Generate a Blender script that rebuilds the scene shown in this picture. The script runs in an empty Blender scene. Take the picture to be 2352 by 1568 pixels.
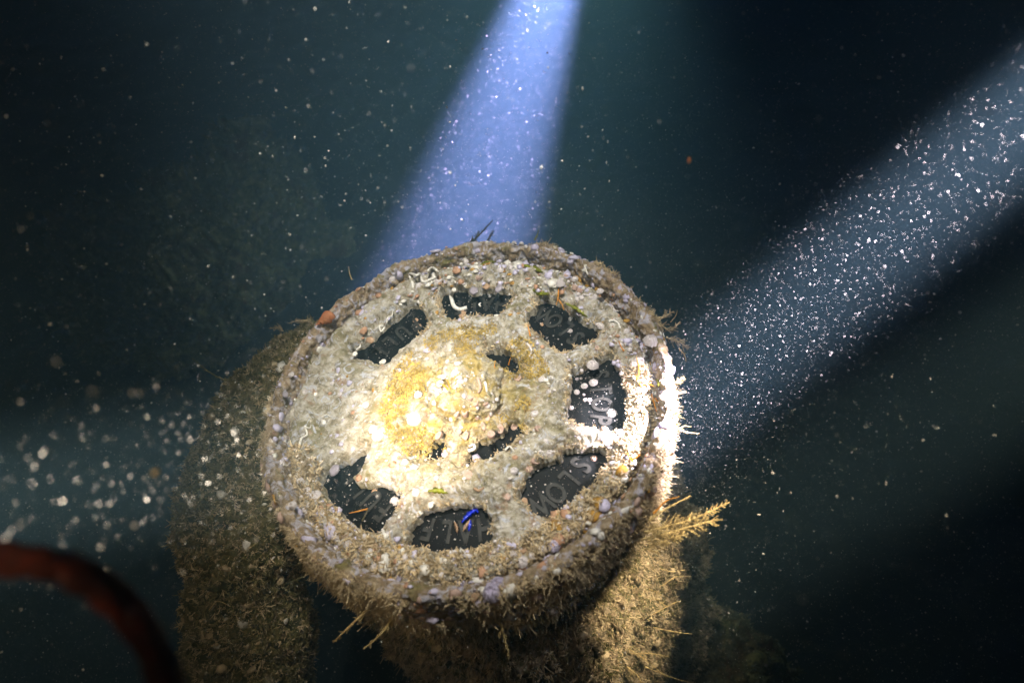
import bpy, math, random
import numpy as np
from mathutils import Matrix, Vector

random.seed(7); RNG = np.random.default_rng(11)
scene = bpy.context.scene
COL = scene.collection

# ------------------------------------------------------------------ frame
# World frame = frame of the dial: origin at its centre, z out of the dial.
Cc = np.array([-.0444, -.0550, -.5698])
n_ = np.array([-.16109, .60926, .77644]); n_ /= np.linalg.norm(n_)
u_ = np.array([1., 0, 0]) - n_*n_[0]; u_ /= np.linalg.norm(u_)
v_ = np.cross(n_, u_)
M3 = np.stack([u_, v_, n_])                      # camera -> world
def c2w(p): return M3 @ (np.asarray(p, float) - Cc)
F = 20/36*2352
def ray(px, py): return np.array([(px-1176)/F, (784-py)/F, -1.0])
def at(px, py, d): return c2w(ray(px, py)*d)
def on(px, py, h=0.0):                           # point of the dial plane (raised by h)
    r = ray(px, py); t = ((Cc + n_*h) @ n_)/(r @ n_)
    return c2w(r*t)

# ------------------------------------------------------------------ camera
cd = bpy.data.cameras.new('camera'); cam = bpy.data.objects.new('camera', cd); COL.objects.link(cam)
R4 = Matrix([list(M3[0])+[0], list(M3[1])+[0], list(M3[2])+[0], [0, 0, 0, 1]])
R4.translation = Vector(c2w((0, 0, 0))); cam.matrix_world = R4
cd.lens = 20; cd.sensor_width = 36; cd.clip_start = .01; cd.clip_end = 60
cd.dof.use_dof = True; cd.dof.focus_distance = .60; cd.dof.aperture_fstop = 3.9
scene.camera = cam

# ------------------------------------------------------------------ world, lamps, exposure
w = bpy.data.worlds.new('World'); scene.world = w; w.use_nodes = True
bg = w.node_tree.nodes['Background']; bg.inputs[0].default_value = (.10, .42, .50, 1); bg.inputs[1].default_value = .003
vs = scene.view_settings; vs.view_transform = 'Standard'; vs.look = 'None'; vs.gamma = 1; vs.exposure = 0; vs.use_curve_mapping = False
def spot(name, src, dst, watts, deg, blend, color, radius=.01):
    l = bpy.data.lights.new(name, 'SPOT'); l.energy = watts; l.spot_size = math.radians(deg); l.spot_blend = blend
    l.color = color; l.shadow_soft_size = radius
    o = bpy.data.objects.new(name, l); COL.objects.link(o)
    s = Vector(c2w(src)); d = Vector(c2w(dst)) - s
    o.location = s; o.rotation_euler = d.to_track_quat('-Z', 'Y').to_euler()
    return o
S1 = np.array([.20, 1.06, -1.06]); T1 = np.array([-.120, .206, -1.35])
T2 = ray(1458, 1020)*.545; D2 = np.array([.245, .311, .30]); S2 = T2 + D2/np.linalg.norm(D2)*.83
S3 = np.array([-.200, -.037, -.030]); T3 = ray(945, 985)*.53
spot('torch_above', S1, T1, 2050, 25.5, .75, (.66, .52, 1.0), .012)
spot('torch_above_spill', S1, T1+np.array([.08, 0, 0]), 31, 96, 1, (.66, .92, .80), .012)
spot('torch_right', S2, T2, 800, 10.2, 1, (.98, .86, 1), .008)
spot('torch_right_spill', S2, T2, 7, 34, 1, (.95, .92, 1), .008)
spot('fill_low_right', (.34, .22, .02), ray(1425, 1400)*.66, 80, 14.5, 1, (1, .84, .60), .008)  # added fill near the camera to light the pedestal, not a separate torch
spot('torch_left', S3, T3, 42, 20, .9, (1, .86, .72), .01)
spot('torch_left_spill', S3, (-.40, -.03, -1.0), 2.0, 118, 1, (1, .78, .50), .01)
spot('camera_light', (-.10, .50, .05), (-.05, -.04, -.57), 66, 37, 1, (1, .955, .87), .05)

scene.render.engine = 'CYCLES'
cy = scene.cycles
cy.max_bounces = 5; cy.diffuse_bounces = 2; cy.glossy_bounces = 2; cy.transmission_bounces = 2
cy.volume_bounces = 1; cy.transparent_max_bounces = 4
cy.use_denoising = True; cy.denoiser = 'OPENIMAGEDENOISE'
try: cy.denoising_prefilter = 'ACCURATE'; cy.denoising_input_passes = 'RGB_ALBEDO_NORMAL'
except Exception: pass
cy.use_adaptive_sampling = False
cy.sample_clamp_indirect = 2; cy.caustics_reflective = False; cy.caustics_refractive = False

# ------------------------------------------------------------------ noise in numpy
def _h(ix, iy, iz, s):
    with np.errstate(over='ignore'):
        h = (ix*374761393 + iy*668265263 + iz*2147483647 + s*1274126177).astype(np.uint64) & np.uint64(0xffffffff)
        h = ((h ^ (h >> np.uint64(13)))*np.uint64(1274126177)) & np.uint64(0xffffffff)
        h = ((h ^ (h >> np.uint64(15)))*np.uint64(2246822519)) & np.uint64(0xffffffff)
        h = h ^ (h >> np.uint64(16))
    return (h & np.uint64(0xffffff)).astype(np.float64)/0xffffff
def vnoise(P, s=0):
    i = np.floor(P).astype(np.int64); f = P - i; f = f*f*(3-2*f); r = 0
    for a in (0, 1):
        for b in (0, 1):
            for c in (0, 1):
                wgt = (f[:, 0] if a else 1-f[:, 0])*(f[:, 1] if b else 1-f[:, 1])*(f[:, 2] if c else 1-f[:, 2])
                r = r + wgt*_h(i[:, 0]+a, i[:, 1]+b, i[:, 2]+c, s)
    return r*2-1
def fbm(P, scale, octv=4, s=0, g=.5):
    r = 0; a = 1; Q = np.asarray(P)*scale
    for k in range(octv): r = r + a*vnoise(Q + 17.3*k, s+k); a *= g; Q = Q*2.03
    return r
def worley(P, scale, s=0):
    Q = np.asarray(P)*scale; i = np.floor(Q).astype(np.int64); best = np.full(len(Q), 9.)
    for a in (-1, 0, 1):
        for b in (-1, 0, 1):
            for c in (-1, 0, 1):
                x = i[:, 0]+a; y = i[:, 1]+b; z = i[:, 2]+c
                d = (x+_h(x, y, z, s)-Q[:, 0])**2 + (y+_h(x, y, z, s+1)-Q[:, 1])**2 + (z+_h(x, y, z, s+2)-Q[:, 2])**2
                best = np.minimum(best, d)
    return np.sqrt(best)
def sm(a, b, x): t = np.clip((x-a)/(b-a), 0, 1); return t*t*(3-2*t)

# ------------------------------------------------------------------ mesh helpers
def mesh(name, V, Fq, mat, parent=None, smooth=True):
    V = np.asarray(V, np.float32); Fq = np.asarray(Fq, np.int32); k = Fq.shape[1]
    me = bpy.data.meshes.new(name); me.vertices.add(len(V)); me.vertices.foreach_set('co', V.ravel())
    me.loops.add(Fq.size); me.loops.foreach_set('vertex_index', Fq.ravel())
    me.polygons.add(len(Fq)); me.polygons.foreach_set('loop_start', np.arange(0, Fq.size, k, dtype=np.int32))
    me.polygons.foreach_set('loop_total', np.full(len(Fq), k, np.int32))
    me.polygons.foreach_set('use_smooth', np.full(len(Fq), smooth, bool))
    me.update(calc_edges=True); me.materials.append(mat)
    o = bpy.data.objects.new(name, me); COL.objects.link(o)
    if parent is not None: o.parent = parent; o.matrix_parent_inverse = parent.matrix_world.inverted() if False else Matrix.Identity(4)
    return o
def tag(o, label=None, cat=None, group=None, kind=None):
    for k, v in (('label', label), ('category', cat), ('group', group), ('kind', kind)):
        if v: o[k] = v
    return o
def gridF(nu, nv, wrap=True):
    i = np.arange(nu if wrap else nu-1)[:, None]; j = np.arange(nv-1)[None]
    i2 = (i+1) % nu
    return np.stack([i*nv+j, i2*nv+j, i2*nv+j+1, i*nv+j+1], -1).reshape(-1, 4)
def resample(prof, step):
    p = np.array(prof, float); d = np.r_[0, np.cumsum(np.linalg.norm(np.diff(p, axis=0), axis=1))]
    k = max(3, int(d[-1]/step)); t = np.linspace(0, d[-1], k)
    return np.stack([np.interp(t, d, p[:, c]) for c in range(p.shape[1])], 1)
def normals(V, Fq):
    N = np.zeros_like(V); a = V[Fq[:, 2]]-V[Fq[:, 0]]; b = V[Fq[:, 3]]-V[Fq[:, 1]]; fn = np.cross(a, b)
    for k in range(4): np.add.at(N, Fq[:, k], fn)
    return N/np.maximum(np.linalg.norm(N, axis=1, keepdims=True), 1e-12)
def lathe(prof, nth, step):
    p = resample(prof, step); th = np.linspace(0, 2*np.pi, nth, endpoint=False)
    V = np.stack([np.cos(th)[:, None]*p[None, :, 0], np.sin(th)[:, None]*p[None, :, 0], np.broadcast_to(p[None, :, 1], (nth, len(p)))], -1).reshape(-1, 3)
    return V, gridF(nth, len(p))
def smooth_path(P, n):
    P = np.array(P, float)
    if len(P) < 3: t = np.linspace(0, 1, n)[:, None]; return P[0]*(1-t)+P[-1]*t
    Q = np.vstack([2*P[0]-P[1], P, 2*P[-1]-P[-2]]); out = []
    ts = np.linspace(0, len(P)-1-1e-9, n)
    for t in ts:
        i = int(t); f = t-i; a, b, c, d = Q[i], Q[i+1], Q[i+2], Q[i+3]
        out.append(.5*((2*b)+(c-a)*f+(2*a-5*b+4*c-d)*f*f+(-a+3*b-3*c+d)*f**3))
    return np.array(out)
def tube(P, rad, k=8, jit=0, cap=True):
    P = np.array(P, float); n = len(P); rad = np.broadcast_to(rad, (n,)) if np.ndim(rad) == 0 else np.array(rad)
    T = np.gradient(P, axis=0); T /= np.maximum(np.linalg.norm(T, axis=1, keepdims=True), 1e-12)
    a = np.array([0, 0, 1.]) if abs(T[0, 2]) < .9 else np.array([1., 0, 0])
    V = []
    for i in range(n):
        a = a - T[i]*(a@T[i]); a /= np.linalg.norm(a); b = np.cross(T[i], a)
        th = np.linspace(0, 2*np.pi, k, endpoint=False)
        rr = rad[i]*(1+jit*RNG.normal(size=k))
        V.append(P[i] + (np.cos(th)*rr)[:, None]*a + (np.sin(th)*rr)[:, None]*b)
    V = np.concatenate(V); Fq = []
    for i in range(n-1):
        for j in range(k): Fq.append((i*k+j, i*k+(j+1) % k, (i+1)*k+(j+1) % k, (i+1)*k+j))
    if cap:
        c0 = len(V); V = np.vstack([V, P[0], P[-1]])
        for j in range(k):
            Fq.append((c0, (j+1) % k, j, j)); Fq.append((c0+1, (n-1)*k+j, (n-1)*k+(j+1) % k, (n-1)*k+(j+1) % k))
    return V, np.array(Fq)
class MB:
    def __init__(s): s.V = []; s.F = []; s.n = 0
    def add(s, V, Fq): s.V.append(np.asarray(V)); s.F.append(np.asarray(Fq)+s.n); s.n += len(V)
    def build(s, name, mat, parent=None, smooth=True):
        Fq = np.concatenate([f if f.shape[1] == 4 else np.c_[f, f[:, -1]] for f in s.F])
        V = np.concatenate(s.V)
        deg = Fq[:, 2] == Fq[:, 3]
        if deg.any():                                          # triangulate everything when triangles are mixed in
            q = Fq[~deg]; t = Fq[deg][:, :3]
            Fq = np.concatenate([q[:, [0, 1, 2]], q[:, [0, 2, 3]], t]) if len(q) else t
        return mesh(name, V, Fq, mat, parent, smooth)

# ------------------------------------------------------------------ materials
def srgb(*c): return tuple(((x/255)/12.92 if x/255 <= .04045 else ((x/255+.055)/1.055)**2.4) for x in c)+(1,)
def mat_new(name):
    m = bpy.data.materials.new(name); m.use_nodes = True; nt = m.node_tree
    return m, nt, nt.nodes['Principled BSDF']
def plain(name, col, rough=.7, var=.25, scale=300, spec=.3):
    m, nt, b = mat_new(name); N = nt.nodes; L = nt.links
    tc = N.new('ShaderNodeTexCoord'); no = N.new('ShaderNodeTexNoise'); no.inputs['Scale'].default_value = scale; no.inputs['Detail'].default_value = 5
    L.new(tc.outputs['Object'], no.inputs['Vector'])
    mx = N.new('ShaderNodeValToRGB'); mx.color_ramp.elements[0].position = .3; mx.color_ramp.elements[1].position = .7
    mx.color_ramp.elements[0].color = tuple(c*(1-var) for c in col[:3])+(1,); mx.color_ramp.elements[1].color = tuple(min(.9, c*(1+var)) for c in col[:3])+(1,)
    L.new(no.outputs[0], mx.inputs[0]); L.new(mx.outputs[0], b.inputs['Base Color'])
    b.inputs['Roughness'].default_value = rough; b.inputs['Specular IOR Level'].default_value = spec
    bp = N.new('ShaderNodeBump'); bp.inputs['Strength'].default_value = .4; bp.inputs['Distance'].default_value = .001
    L.new(no.outputs[0], bp.inputs['Height']); L.new(bp.outputs[0], b.inputs['Normal'])
    return m
def crust(name, stops, patch, pscale=28, scale=95, speck=.35, yellow=0.0, grime=None, offset=0.):
    """encrusting growth: fine mottling, larger patches of another growth, pale shell grit"""
    m, nt, b = mat_new(name); N = nt.nodes; L = nt.links
    tc = N.new('ShaderNodeTexCoord')
    mp = N.new('ShaderNodeMapping'); mp.inputs['Location'].default_value = (offset, offset*1.7, 0); L.new(tc.outputs['Object'], mp.inputs[0])
    def noise(sc, det=6, rough=.6, dist=0):
        n = N.new('ShaderNodeTexNoise'); n.inputs['Scale'].default_value = sc; n.inputs['Detail'].default_value = det
        n.inputs['Roughness'].default_value = rough; n.inputs['Distortion'].default_value = dist; L.new(mp.outputs[0], n.inputs['Vector']); return n.outputs[0]
    def ramp(fac, st):
        r = N.new('ShaderNodeValToRGB'); e = r.color_ramp.elements
        while len(e) < len(st): e.new(.5)
        for k, (p, c) in enumerate(st): e[k].position = p; e[k].color = c
        L.new(fac, r.inputs[0]); return r.outputs[0]
    def mix(f, a, c):
        x = N.new('ShaderNodeMix'); x.data_type = 'RGBA'
        if hasattr(f, 'links'): L.new(f, x.inputs[0])
        else: x.inputs[0].default_value = f
        for s, i in ((a, 6), (c, 7)):
            if isinstance(s, tuple): x.inputs[i].default_value = s
            else: L.new(s, x.inputs[i])
        return x.outputs[2]
    BW = lambda lo, hi: [(lo, (0, 0, 0, 1)), (hi, (1, 1, 1, 1))]
    n1 = noise(scale, 8, .72, .4); base = ramp(n1, stops)
    for k, (c, lo, hi, sc) in enumerate(patch):
        base = mix(ramp(noise(pscale*sc, 5, .62, .6+k), BW(lo, hi)), base, c)
    vo = N.new('ShaderNodeTexVoronoi'); vo.inputs['Scale'].default_value = 230; L.new(mp.outputs[0], vo.inputs['Vector'])
    sp = ramp(vo.outputs['Distance'], [(.16, (1, 1, 1, 1)), (.24, (0, 0, 0, 1))])
    mm = N.new('ShaderNodeMath'); mm.operation = 'MULTIPLY'; L.new(sp, mm.inputs[0]); L.new(ramp(noise(60, 3), BW(.50, .62)), mm.inputs[1])
    m2 = N.new('ShaderNodeMath'); m2.operation = 'MULTIPLY'; L.new(mm.outputs[0], m2.inputs[0]); m2.inputs[1].default_value = speck
    base = mix(m2.outputs[0], base, srgb(226, 222, 214))
    if yellow:                                                    # yellow sponge round the boss of the dial
        ln = N.new('ShaderNodeVectorMath'); ln.operation = 'DISTANCE'; L.new(tc.outputs['Object'], ln.inputs[0]); ln.inputs[1].default_value = (-.012, -.012, .01)
        f = ramp(ln.outputs['Value'], [(.035, (1, 1, 1, 1)), (.098, (0, 0, 0, 1))])
        m3 = N.new('ShaderNodeMath'); m3.operation = 'MULTIPLY'; L.new(f, m3.inputs[0]); L.new(ramp(noise(34, 6, .65, 1.2), BW(.40, .60)), m3.inputs[1])
        m4 = N.new('ShaderNodeMath'); m4.operation = 'MULTIPLY'; L.new(m3.outputs[0], m4.inputs[0]); m4.inputs[1].default_value = yellow
        base = mix(m4.outputs[0], base, ramp(noise(150, 4), [(.3, srgb(112, 98, 44)), (.5, srgb(176, 154, 74)), (.7, srgb(206, 192, 140))]))
    L.new(base, b.inputs['Base Color']); b.inputs['Roughness'].default_value = .82; b.inputs['Specular IOR Level'].default_value = .2
    b1 = N.new('ShaderNodeBump'); b1.inputs['Strength'].default_value = .9; b1.inputs['Distance'].default_value = .0016
    L.new(noise(420, 5, .7), b1.inputs['Height'])
    b2 = N.new('ShaderNodeBump'); b2.inputs['Strength'].default_value = 1.0; b2.inputs['Distance'].default_value = .004
    L.new(n1, b2.inputs['Height']); L.new(b1.outputs[0], b2.inputs['Normal']); L.new(b2.outputs[0], b.inputs['Normal'])
    return m
GREY = [(.30, srgb(84, 76, 58)), (.42, srgb(146, 136, 112)), (.52, srgb(184, 176, 156)), (.62, srgb(206, 200, 188)), (.76, srgb(230, 226, 222))]
OLIVE = [(.30, srgb(40, 40, 20)), (.45, srgb(84, 80, 42)), (.58, srgb(124, 112, 66)), (.72, srgb(160, 146, 100)), (.85, srgb(196, 184, 150))]
TAN = [(.30, srgb(84, 70, 48)), (.44, srgb(142, 122, 92)), (.56, srgb(182, 162, 132)), (.68, srgb(206, 192, 172)), (.82, srgb(228, 220, 214))]
M = {}
M['plate'] = crust('crust_plate', GREY, [(srgb(136, 128, 88), .55, .68, 1), (srgb(160, 132, 106), .58, .68, 1.7), (srgb(198, 200, 208), .54, .64, 2.6), (srgb(70, 64, 44), .64, .72, 3.4)], yellow=1.0)
M['hub'] = crust('crust_hub', GREY, [(srgb(176, 156, 96), .46, .58, 2.2), (srgb(98, 104, 84), .58, .66, 1.6)], offset=3., yellow=.35, speck=.7)
M['rim'] = crust('crust_rim', TAN, [(srgb(128, 122, 74), .56, .68, 1.2), (srgb(200, 196, 206), .50, .62, 2.6), (srgb(160, 130, 112), .62, .70, 2)], offset=1.2, speck=.6)
M['drum'] = crust('crust_drum', TAN, [(srgb(92, 88, 42), .48, .60, 1.5), (srgb(192, 178, 150), .60, .70, 3)], offset=5., speck=.5)
M['post'] = crust('crust_post', OLIVE, [(srgb(70, 70, 34), .5, .62, 1.5), (srgb(160, 150, 130), .62, .72, 3)], offset=7., speck=.6)
M['bed'] = crust('seabed_mud', [(.3, srgb(20, 20, 14)), (.6, srgb(36, 34, 26)), (.8, srgb(54, 50, 38))], [(srgb(64, 58, 46), .6, .7, 1)], pscale=8, scale=30, offset=2., speck=.3)
M['rock'] = crust('rock_growth', OLIVE, [(srgb(90, 64, 40), .5, .62, .6), (srgb(150, 140, 120), .6, .7, 1.2)], pscale=22, scale=60, offset=9., speck=.5)
M['tuft'] = plain('tuft', srgb(196, 176, 140), .9, .4, 90)
M['tuft2'] = plain('tuft_olive', srgb(136, 126, 82), .9, .4, 90)
M['tuft_ochre'] = plain('tuft_ochre', srgb(196, 170, 92), .9, .35, 90)
M['frond'] = plain('frond', srgb(196, 172, 118), .85, .2, 200)
M['frond_dark'] = plain('frond_dark', srgb(92, 88, 60), .85, .2, 200)
M['orange'] = plain('orange_alga', srgb(206, 138, 40), .6, .2, 200)
M['green'] = plain('green_alga', srgb(120, 124, 28), .5, .3, 120)
M['white'] = plain('worm_white', srgb(226, 222, 212), .55, .12, 260)
M['barn'] = plain('barnacle_plate', srgb(206, 198, 196), .6, .15, 420)
M['barn2'] = plain('barnacle_lilac', srgb(186, 178, 200), .6, .15, 420)
M['cup'] = plain('cup_pink', srgb(186, 158, 142), .6, .15, 260)
M['cupin'] = plain('cup_mouth', srgb(128, 84, 62), .6, .15, 260)
M['snail'] = plain('snail_shell', srgb(172, 112, 72), .5, .2, 260)
M['blue'] = plain('blue_plastic', srgb(14, 40, 190), .25, .1, 100, .5)
M['dial'] = plain('dial_black', (.0035, .0045, .0045, 1), .55, .8, 70, .12)
M['letter'] = plain('dial_letter', (.026, .026, .022, 1), .6, .5, 140)
M['speck'] = plain('speck', (.62, .60, .56, 1), .9, .15, 40)
M['hose'] = crust('hose_rust', [(.35, (.012, .003, .002, 1)), (.5, (.045, .006, .002, 1)), (.62, (.13, .017, .004, 1)), (.76, (.30, .07, .012, 1))], [((.02, .004, .002, 1), .45, .6, 2)], scale=60, speck=.1)

# ------------------------------------------------------------------ the water
def box(name, lo, hi, m):
    x0, y0, z0 = lo; x1, y1, z1 = hi
    V = [(x0,y0,z0),(x1,y0,z0),(x1,y1,z0),(x0,y1,z0),(x0,y0,z1),(x1,y0,z1),(x1,y1,z1),(x0,y1,z1)]
    return mesh(name, V, [(0,3,2,1),(4,5,6,7),(0,1,5,4),(1,2,6,5),(2,3,7,6),(3,0,4,7)], m, smooth=False)
hm = bpy.data.materials.new('water_haze'); hm.use_nodes = True; nt = hm.node_tree; nt.nodes.clear()
ou = nt.nodes.new('ShaderNodeOutputMaterial'); pv = nt.nodes.new('ShaderNodeVolumePrincipled'); nt.links.new(pv.outputs[0], ou.inputs['Volume'])
pv.inputs['Color'].default_value = (.29, .55, .70, 1); pv.inputs['Density'].default_value = .215; pv.inputs['Anisotropy'].default_value = .15
tag(box('haze', (-4.2, -4.2, -1.9), (4.2, 4.2, 1.35), hm), kind='stuff')

# ------------------------------------------------------------------ seabed and rocks
BED = -.62
n = 260; g = np.linspace(-4, 4, n); g = np.sign(g)*np.abs(g/4)**1.5*4
X, Y = np.meshgrid(g, g, indexing='ij'); P = np.stack([X.ravel(), Y.ravel(), np.zeros(n*n)], 1)
P[:, 2] = BED + .05*fbm(P, 2.2, 4, 3) + .012*fbm(P, 14, 3, 8)
tag(mesh('seabed', P, gridF(n, n, False), M['bed']), kind='structure')
def mound(name, top, rad, height, label, seed, mat, cat='rock', lean=(0, 0)):
    nth = 420; pr = [(.002, height), (rad*.35, height*.97), (rad*.7, height*.78), (rad*.95, height*.45), (rad*1.15, 0), (rad*1.2, -.05)]
    V, Fq = lathe(pr, nth, .006); Q = V + seed
    N = -normals(V, Fq)
    d = .34*rad*fbm(Q, 1.5/rad, 4, seed) + .030*fbm(Q, 14, 3, seed+5) + .026*(1-worley(Q, 30, seed)) + .016*(1-worley(Q, 75, seed+9)) + .010*fbm(Q, 90, 3, seed)
    V = V + N*d[:, None]; o = mesh(name, V, Fq[:, ::-1], mat)
    o.location = (top[0], top[1], top[2]-height)
    return tag(o, label, cat), V + np.array(o.location), N
mounds = []
a = at(330, 520, 1.62); mounds.append(mound('growth_covered_rock', a, .40, a[2]-BED+.05, 'dim brown fuzzy growth-covered rock rising in the dark water left of the telegraph', 3, M['rock']))
a = at(1610, 1560, .86); mounds.append(mound('growth_covered_rock', a, .10, max(.1, a[2]-BED+.05), 'dim grey rock low behind the lower right side of the pedestal', 8, M['rock']))

# ------------------------------------------------------------------ the telegraph
root = bpy.data.objects.new('ship_telegraph', None); COL.objects.link(root); root.location = (0, 0, 0)
tag(root, 'round ship engine telegraph crusted with barnacles and worm tubes, lit by torches', 'ship telegraph')

W = [
 [(807,794),(833,786),(859,768),(869,755),(889,735),(913,722),(938,696),(959,696),(974,722),(977,753),(941,781),(910,809),(892,827),(869,832),(851,825),(821,817)],
 [(1010,675),(1021,662),(1046,658),(1069,661),(1083,667),(1111,661),(1143,661),(1166,665),(1170,680),(1157,703),(1143,716),(1106,714),(1069,717),(1055,729),(1043,732),(1028,722),(1016,699)],
 [(1235,682),(1261,683),(1280,691),(1313,714),(1335,737),(1356,741),(1366,752),(1371,765),(1347,775),(1321,787),(1302,798),(1285,800),(1271,791),(1251,773),(1228,754),(1209,737),(1212,719),(1235,706)],
 [(1313,853),(1339,841),(1372,830),(1386,818),(1403,813),(1409,833),(1420,845),(1427,874),(1436,897),(1436,939),(1429,980),(1409,982),(1363,975),(1321,965),(1304,956),(1309,927),(1314,897)],
 [(1191,1137),(1211,1089),(1237,1063),(1286,1051),(1298,1035),(1322,1028),(1359,1032),(1392,1035),(1388,1059),(1365,1094),(1334,1125),(1304,1144),(1286,1166),(1256,1183),(1225,1168),(1208,1150)],
 [(932,1247),(953,1200),(972,1179),(999,1166),(1047,1160),(1101,1159),(1117,1184),(1122,1216),(1117,1238),(1090,1255),(1036,1260),(999,1260),(972,1249),(943,1249)],
 [(735,1096),(746,1079),(777,1064),(799,1057),(817,1039),(834,1032),(835,1053),(821,1079),(806,1096),(812,1113),(837,1117),(862,1112),(883,1115),(902,1131),(915,1134),(906,1160),(883,1193),(869,1216),(843,1214),(817,1200),(784,1170),(750,1134)],
 [(1099,802),(1128,795),(1167,806),(1187,824),(1202,847),(1179,853),(1158,839),(1123,820)],
 [(1150,991),(1169,965),(1185,965),(1206,985),(1187,1004),(1162,1026),(1132,1043),(1065,1057),(1074,1041),(1099,1010),(1128,1004)],
 [(948,1037),(983,1021),(1006,1004),(1024,994),(1020,1021),(1010,1043),(985,1045)],
]
ROUGH = [.0016, .0022, .0020, .0022, .0022, .0022, .0010, .003, .003, .003]
def sdf(P2, poly):
    d = np.full(len(P2), 1e9); s = np.ones(len(P2)); m = len(poly)
    for i in range(m):
        a = poly[i]; b = poly[i-1]; e = b-a; wv = P2-a
        q = wv - e*np.clip((wv@e)/(e@e), 0, 1)[:, None]; d = np.minimum(d, (q**2).sum(1))
        c = np.stack([P2[:, 1] >= a[1], P2[:, 1] < b[1], e[0]*wv[:, 1] > e[1]*wv[:, 0]])
        s[c.all(0) | (~c).all(0)] *= -1
    return s*np.sqrt(d)
polys = [np.array([on(x, y, .003)[:2] for x, y in p]) for p in W]
step = .00075; rr = .1905; g = np.arange(-rr, rr+step, step); n = len(g)
X, Y = np.meshgrid(g, g, indexing='ij'); P2 = np.stack([X.ravel(), Y.ravel()], 1); r = np.hypot(P2[:, 0], P2[:, 1]); ang = np.arctan2(P2[:, 1], P2[:, 0])
P3 = np.c_[P2, np.zeros(len(P2))]
wd = np.full(len(P2), 1.0); grow = [.0024]*7+[.0012]*3; nz = fbm(P3, 260, 3, 21)
for p, ro, gw in zip(polys, ROUGH, grow):
    lo = p.min(0)-.02; hi = p.max(0)+.02; k = ((P2 > lo) & (P2 < hi)).all(1)
    wd[k] = np.minimum(wd[k], sdf(P2[k], p) - gw + ro*nz[k])
h = .0065*sm(0, .012, wd) + .0022*fbm(P3, 38, 4, 2) + .0016*fbm(P3, 170, 3, 4) + .0018*(1-worley(P3, 190, 5))
left = sm(.02, -.09, P2[:, 0]*.9 + P2[:, 1]*-.1)               # the smooth filled-in side
rough = 1-.65*left
h = .0065*sm(0, .012, wd) + rough*(h-.0065*sm(0, .012, wd)) + .002*left
cl = sm(.30, .75, fbm(P3, 55, 3, 31)); h += rough*cl*.005*(1-worley(P3, 260, 12))*1.2
band = sm(.150, .163, r)*(1-sm(.176, .181, r)); upper = sm(-.3, .6, np.sin(ang-.3))
h += band*(.003+.005*np.abs(fbm(P3, 60, 3, 9)))*(.4+.6*upper)
right = sm(-1.5, -.9, -np.abs(ang-.1)-.0)
h += -.010*sm(.176, .180, r)*(1-sm(.184, .188, r))*(.35+.65*sm(-.2, .5, np.cos(ang-.05)))
h += .0035*np.exp(-((r-.092)/.008)**2)*rough
h += sm(.105, .05, r)*(.004*fbm(P3, 75, 3, 41)+.003*(1-worley(P3, 130, 42))); h -= .003*np.exp(-((r-.060)/.012)**2)
h -= .010*(1-sm(.020, .040, r))*0
h = np.where(wd < 0, np.maximum(-.034, h-.020-.02*sm(0, .0012, -wd)), h)
V = np.c_[P2, h]; idx = np.arange(n*n).reshape(n, n)
Fq = np.stack([idx[:-1, :-1], idx[1:, :-1], idx[1:, 1:], idx[:-1, 1:]], -1).reshape(-1, 4)
keep = (r[Fq] < rr).all(1) & ~((wd[Fq] < -.0018).all(1)); Fq = Fq[keep]
used = np.unique(Fq); mp = np.full(n*n, -1); mp[used] = np.arange(len(used))
plateV = V[used]; plate = mesh('cover_plate', plateV, mp[Fq], M['plate'], root)
def hfield(x, y):
    i = np.clip(((x+rr)/step).astype(int), 0, n-1); j = np.clip(((y+rr)/step).astype(int), 0, n-1); return h[i*n+j], wd[i*n+j]

# dial behind the windows, with its lettering
DZ = -.0105
Vd, Fd = lathe([(.0005, DZ), (.186, DZ), (.186, DZ-.006)], 160, .01)
dial = mesh('dial', Vd, Fd, M['dial'], root, smooth=False)
def word(txt, centre_deg, rad, inward=False, size=.0285, adv=.0172):
    meshes = MB(); m = len(txt)
    for k, ch in enumerate(txt):
        cu = bpy.data.curves.new('t', 'FONT'); cu.body = ch; cu.size = size; cu.align_x = 'CENTER'; cu.extrude = .0004; cu.offset = .0007; cu.resolution_u = 4
        o = bpy.data.objects.new('t', cu); COL.objects.link(o); me = bpy.data.meshes.new_from_object(o)
        COL.objects.unlink(o); bpy.data.objects.remove(o)
        off = (k-(m-1)/2)*adv/rad
        th = math.radians(centre_deg) + (off if inward else -off)
        me.calc_loop_triangles()
        v = np.array([x.co for x in me.vertices]); t = np.array([x.vertices for x in me.loop_triangles])
        bpy.data.meshes.remove(me)
        v[:, 0] *= .72; v[:, 1] -= size*.36
        if inward: v[:, :2] *= -1
        er = np.array([math.cos(th), math.sin(th), 0]); et = np.array([math.sin(th), -math.cos(th), 0])
        meshes.add(er*rad + v[:, :1]*et + v[:, 1:2]*er + np.array([0, 0, DZ+.0010+0]) + v[:, 2:]*np.array([0, 0, 1.]), t)
    return meshes.build('lettering', M['letter'], dial, smooth=False)
A0 = math.degrees(2.312)
word('STOP', A0-45*3-1, .1335); word('SLOW', A0-45*4, .1330); word('HALF', A0-45*5, .1335); word('FULL', A0-45*6+2, .1335); word('SLOW', A0-45*2, .1300, inward=True)
word('HALF', A0-45*1, .1300, inward=True); word('FULL', A0+1, .1300, inward=True)

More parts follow.
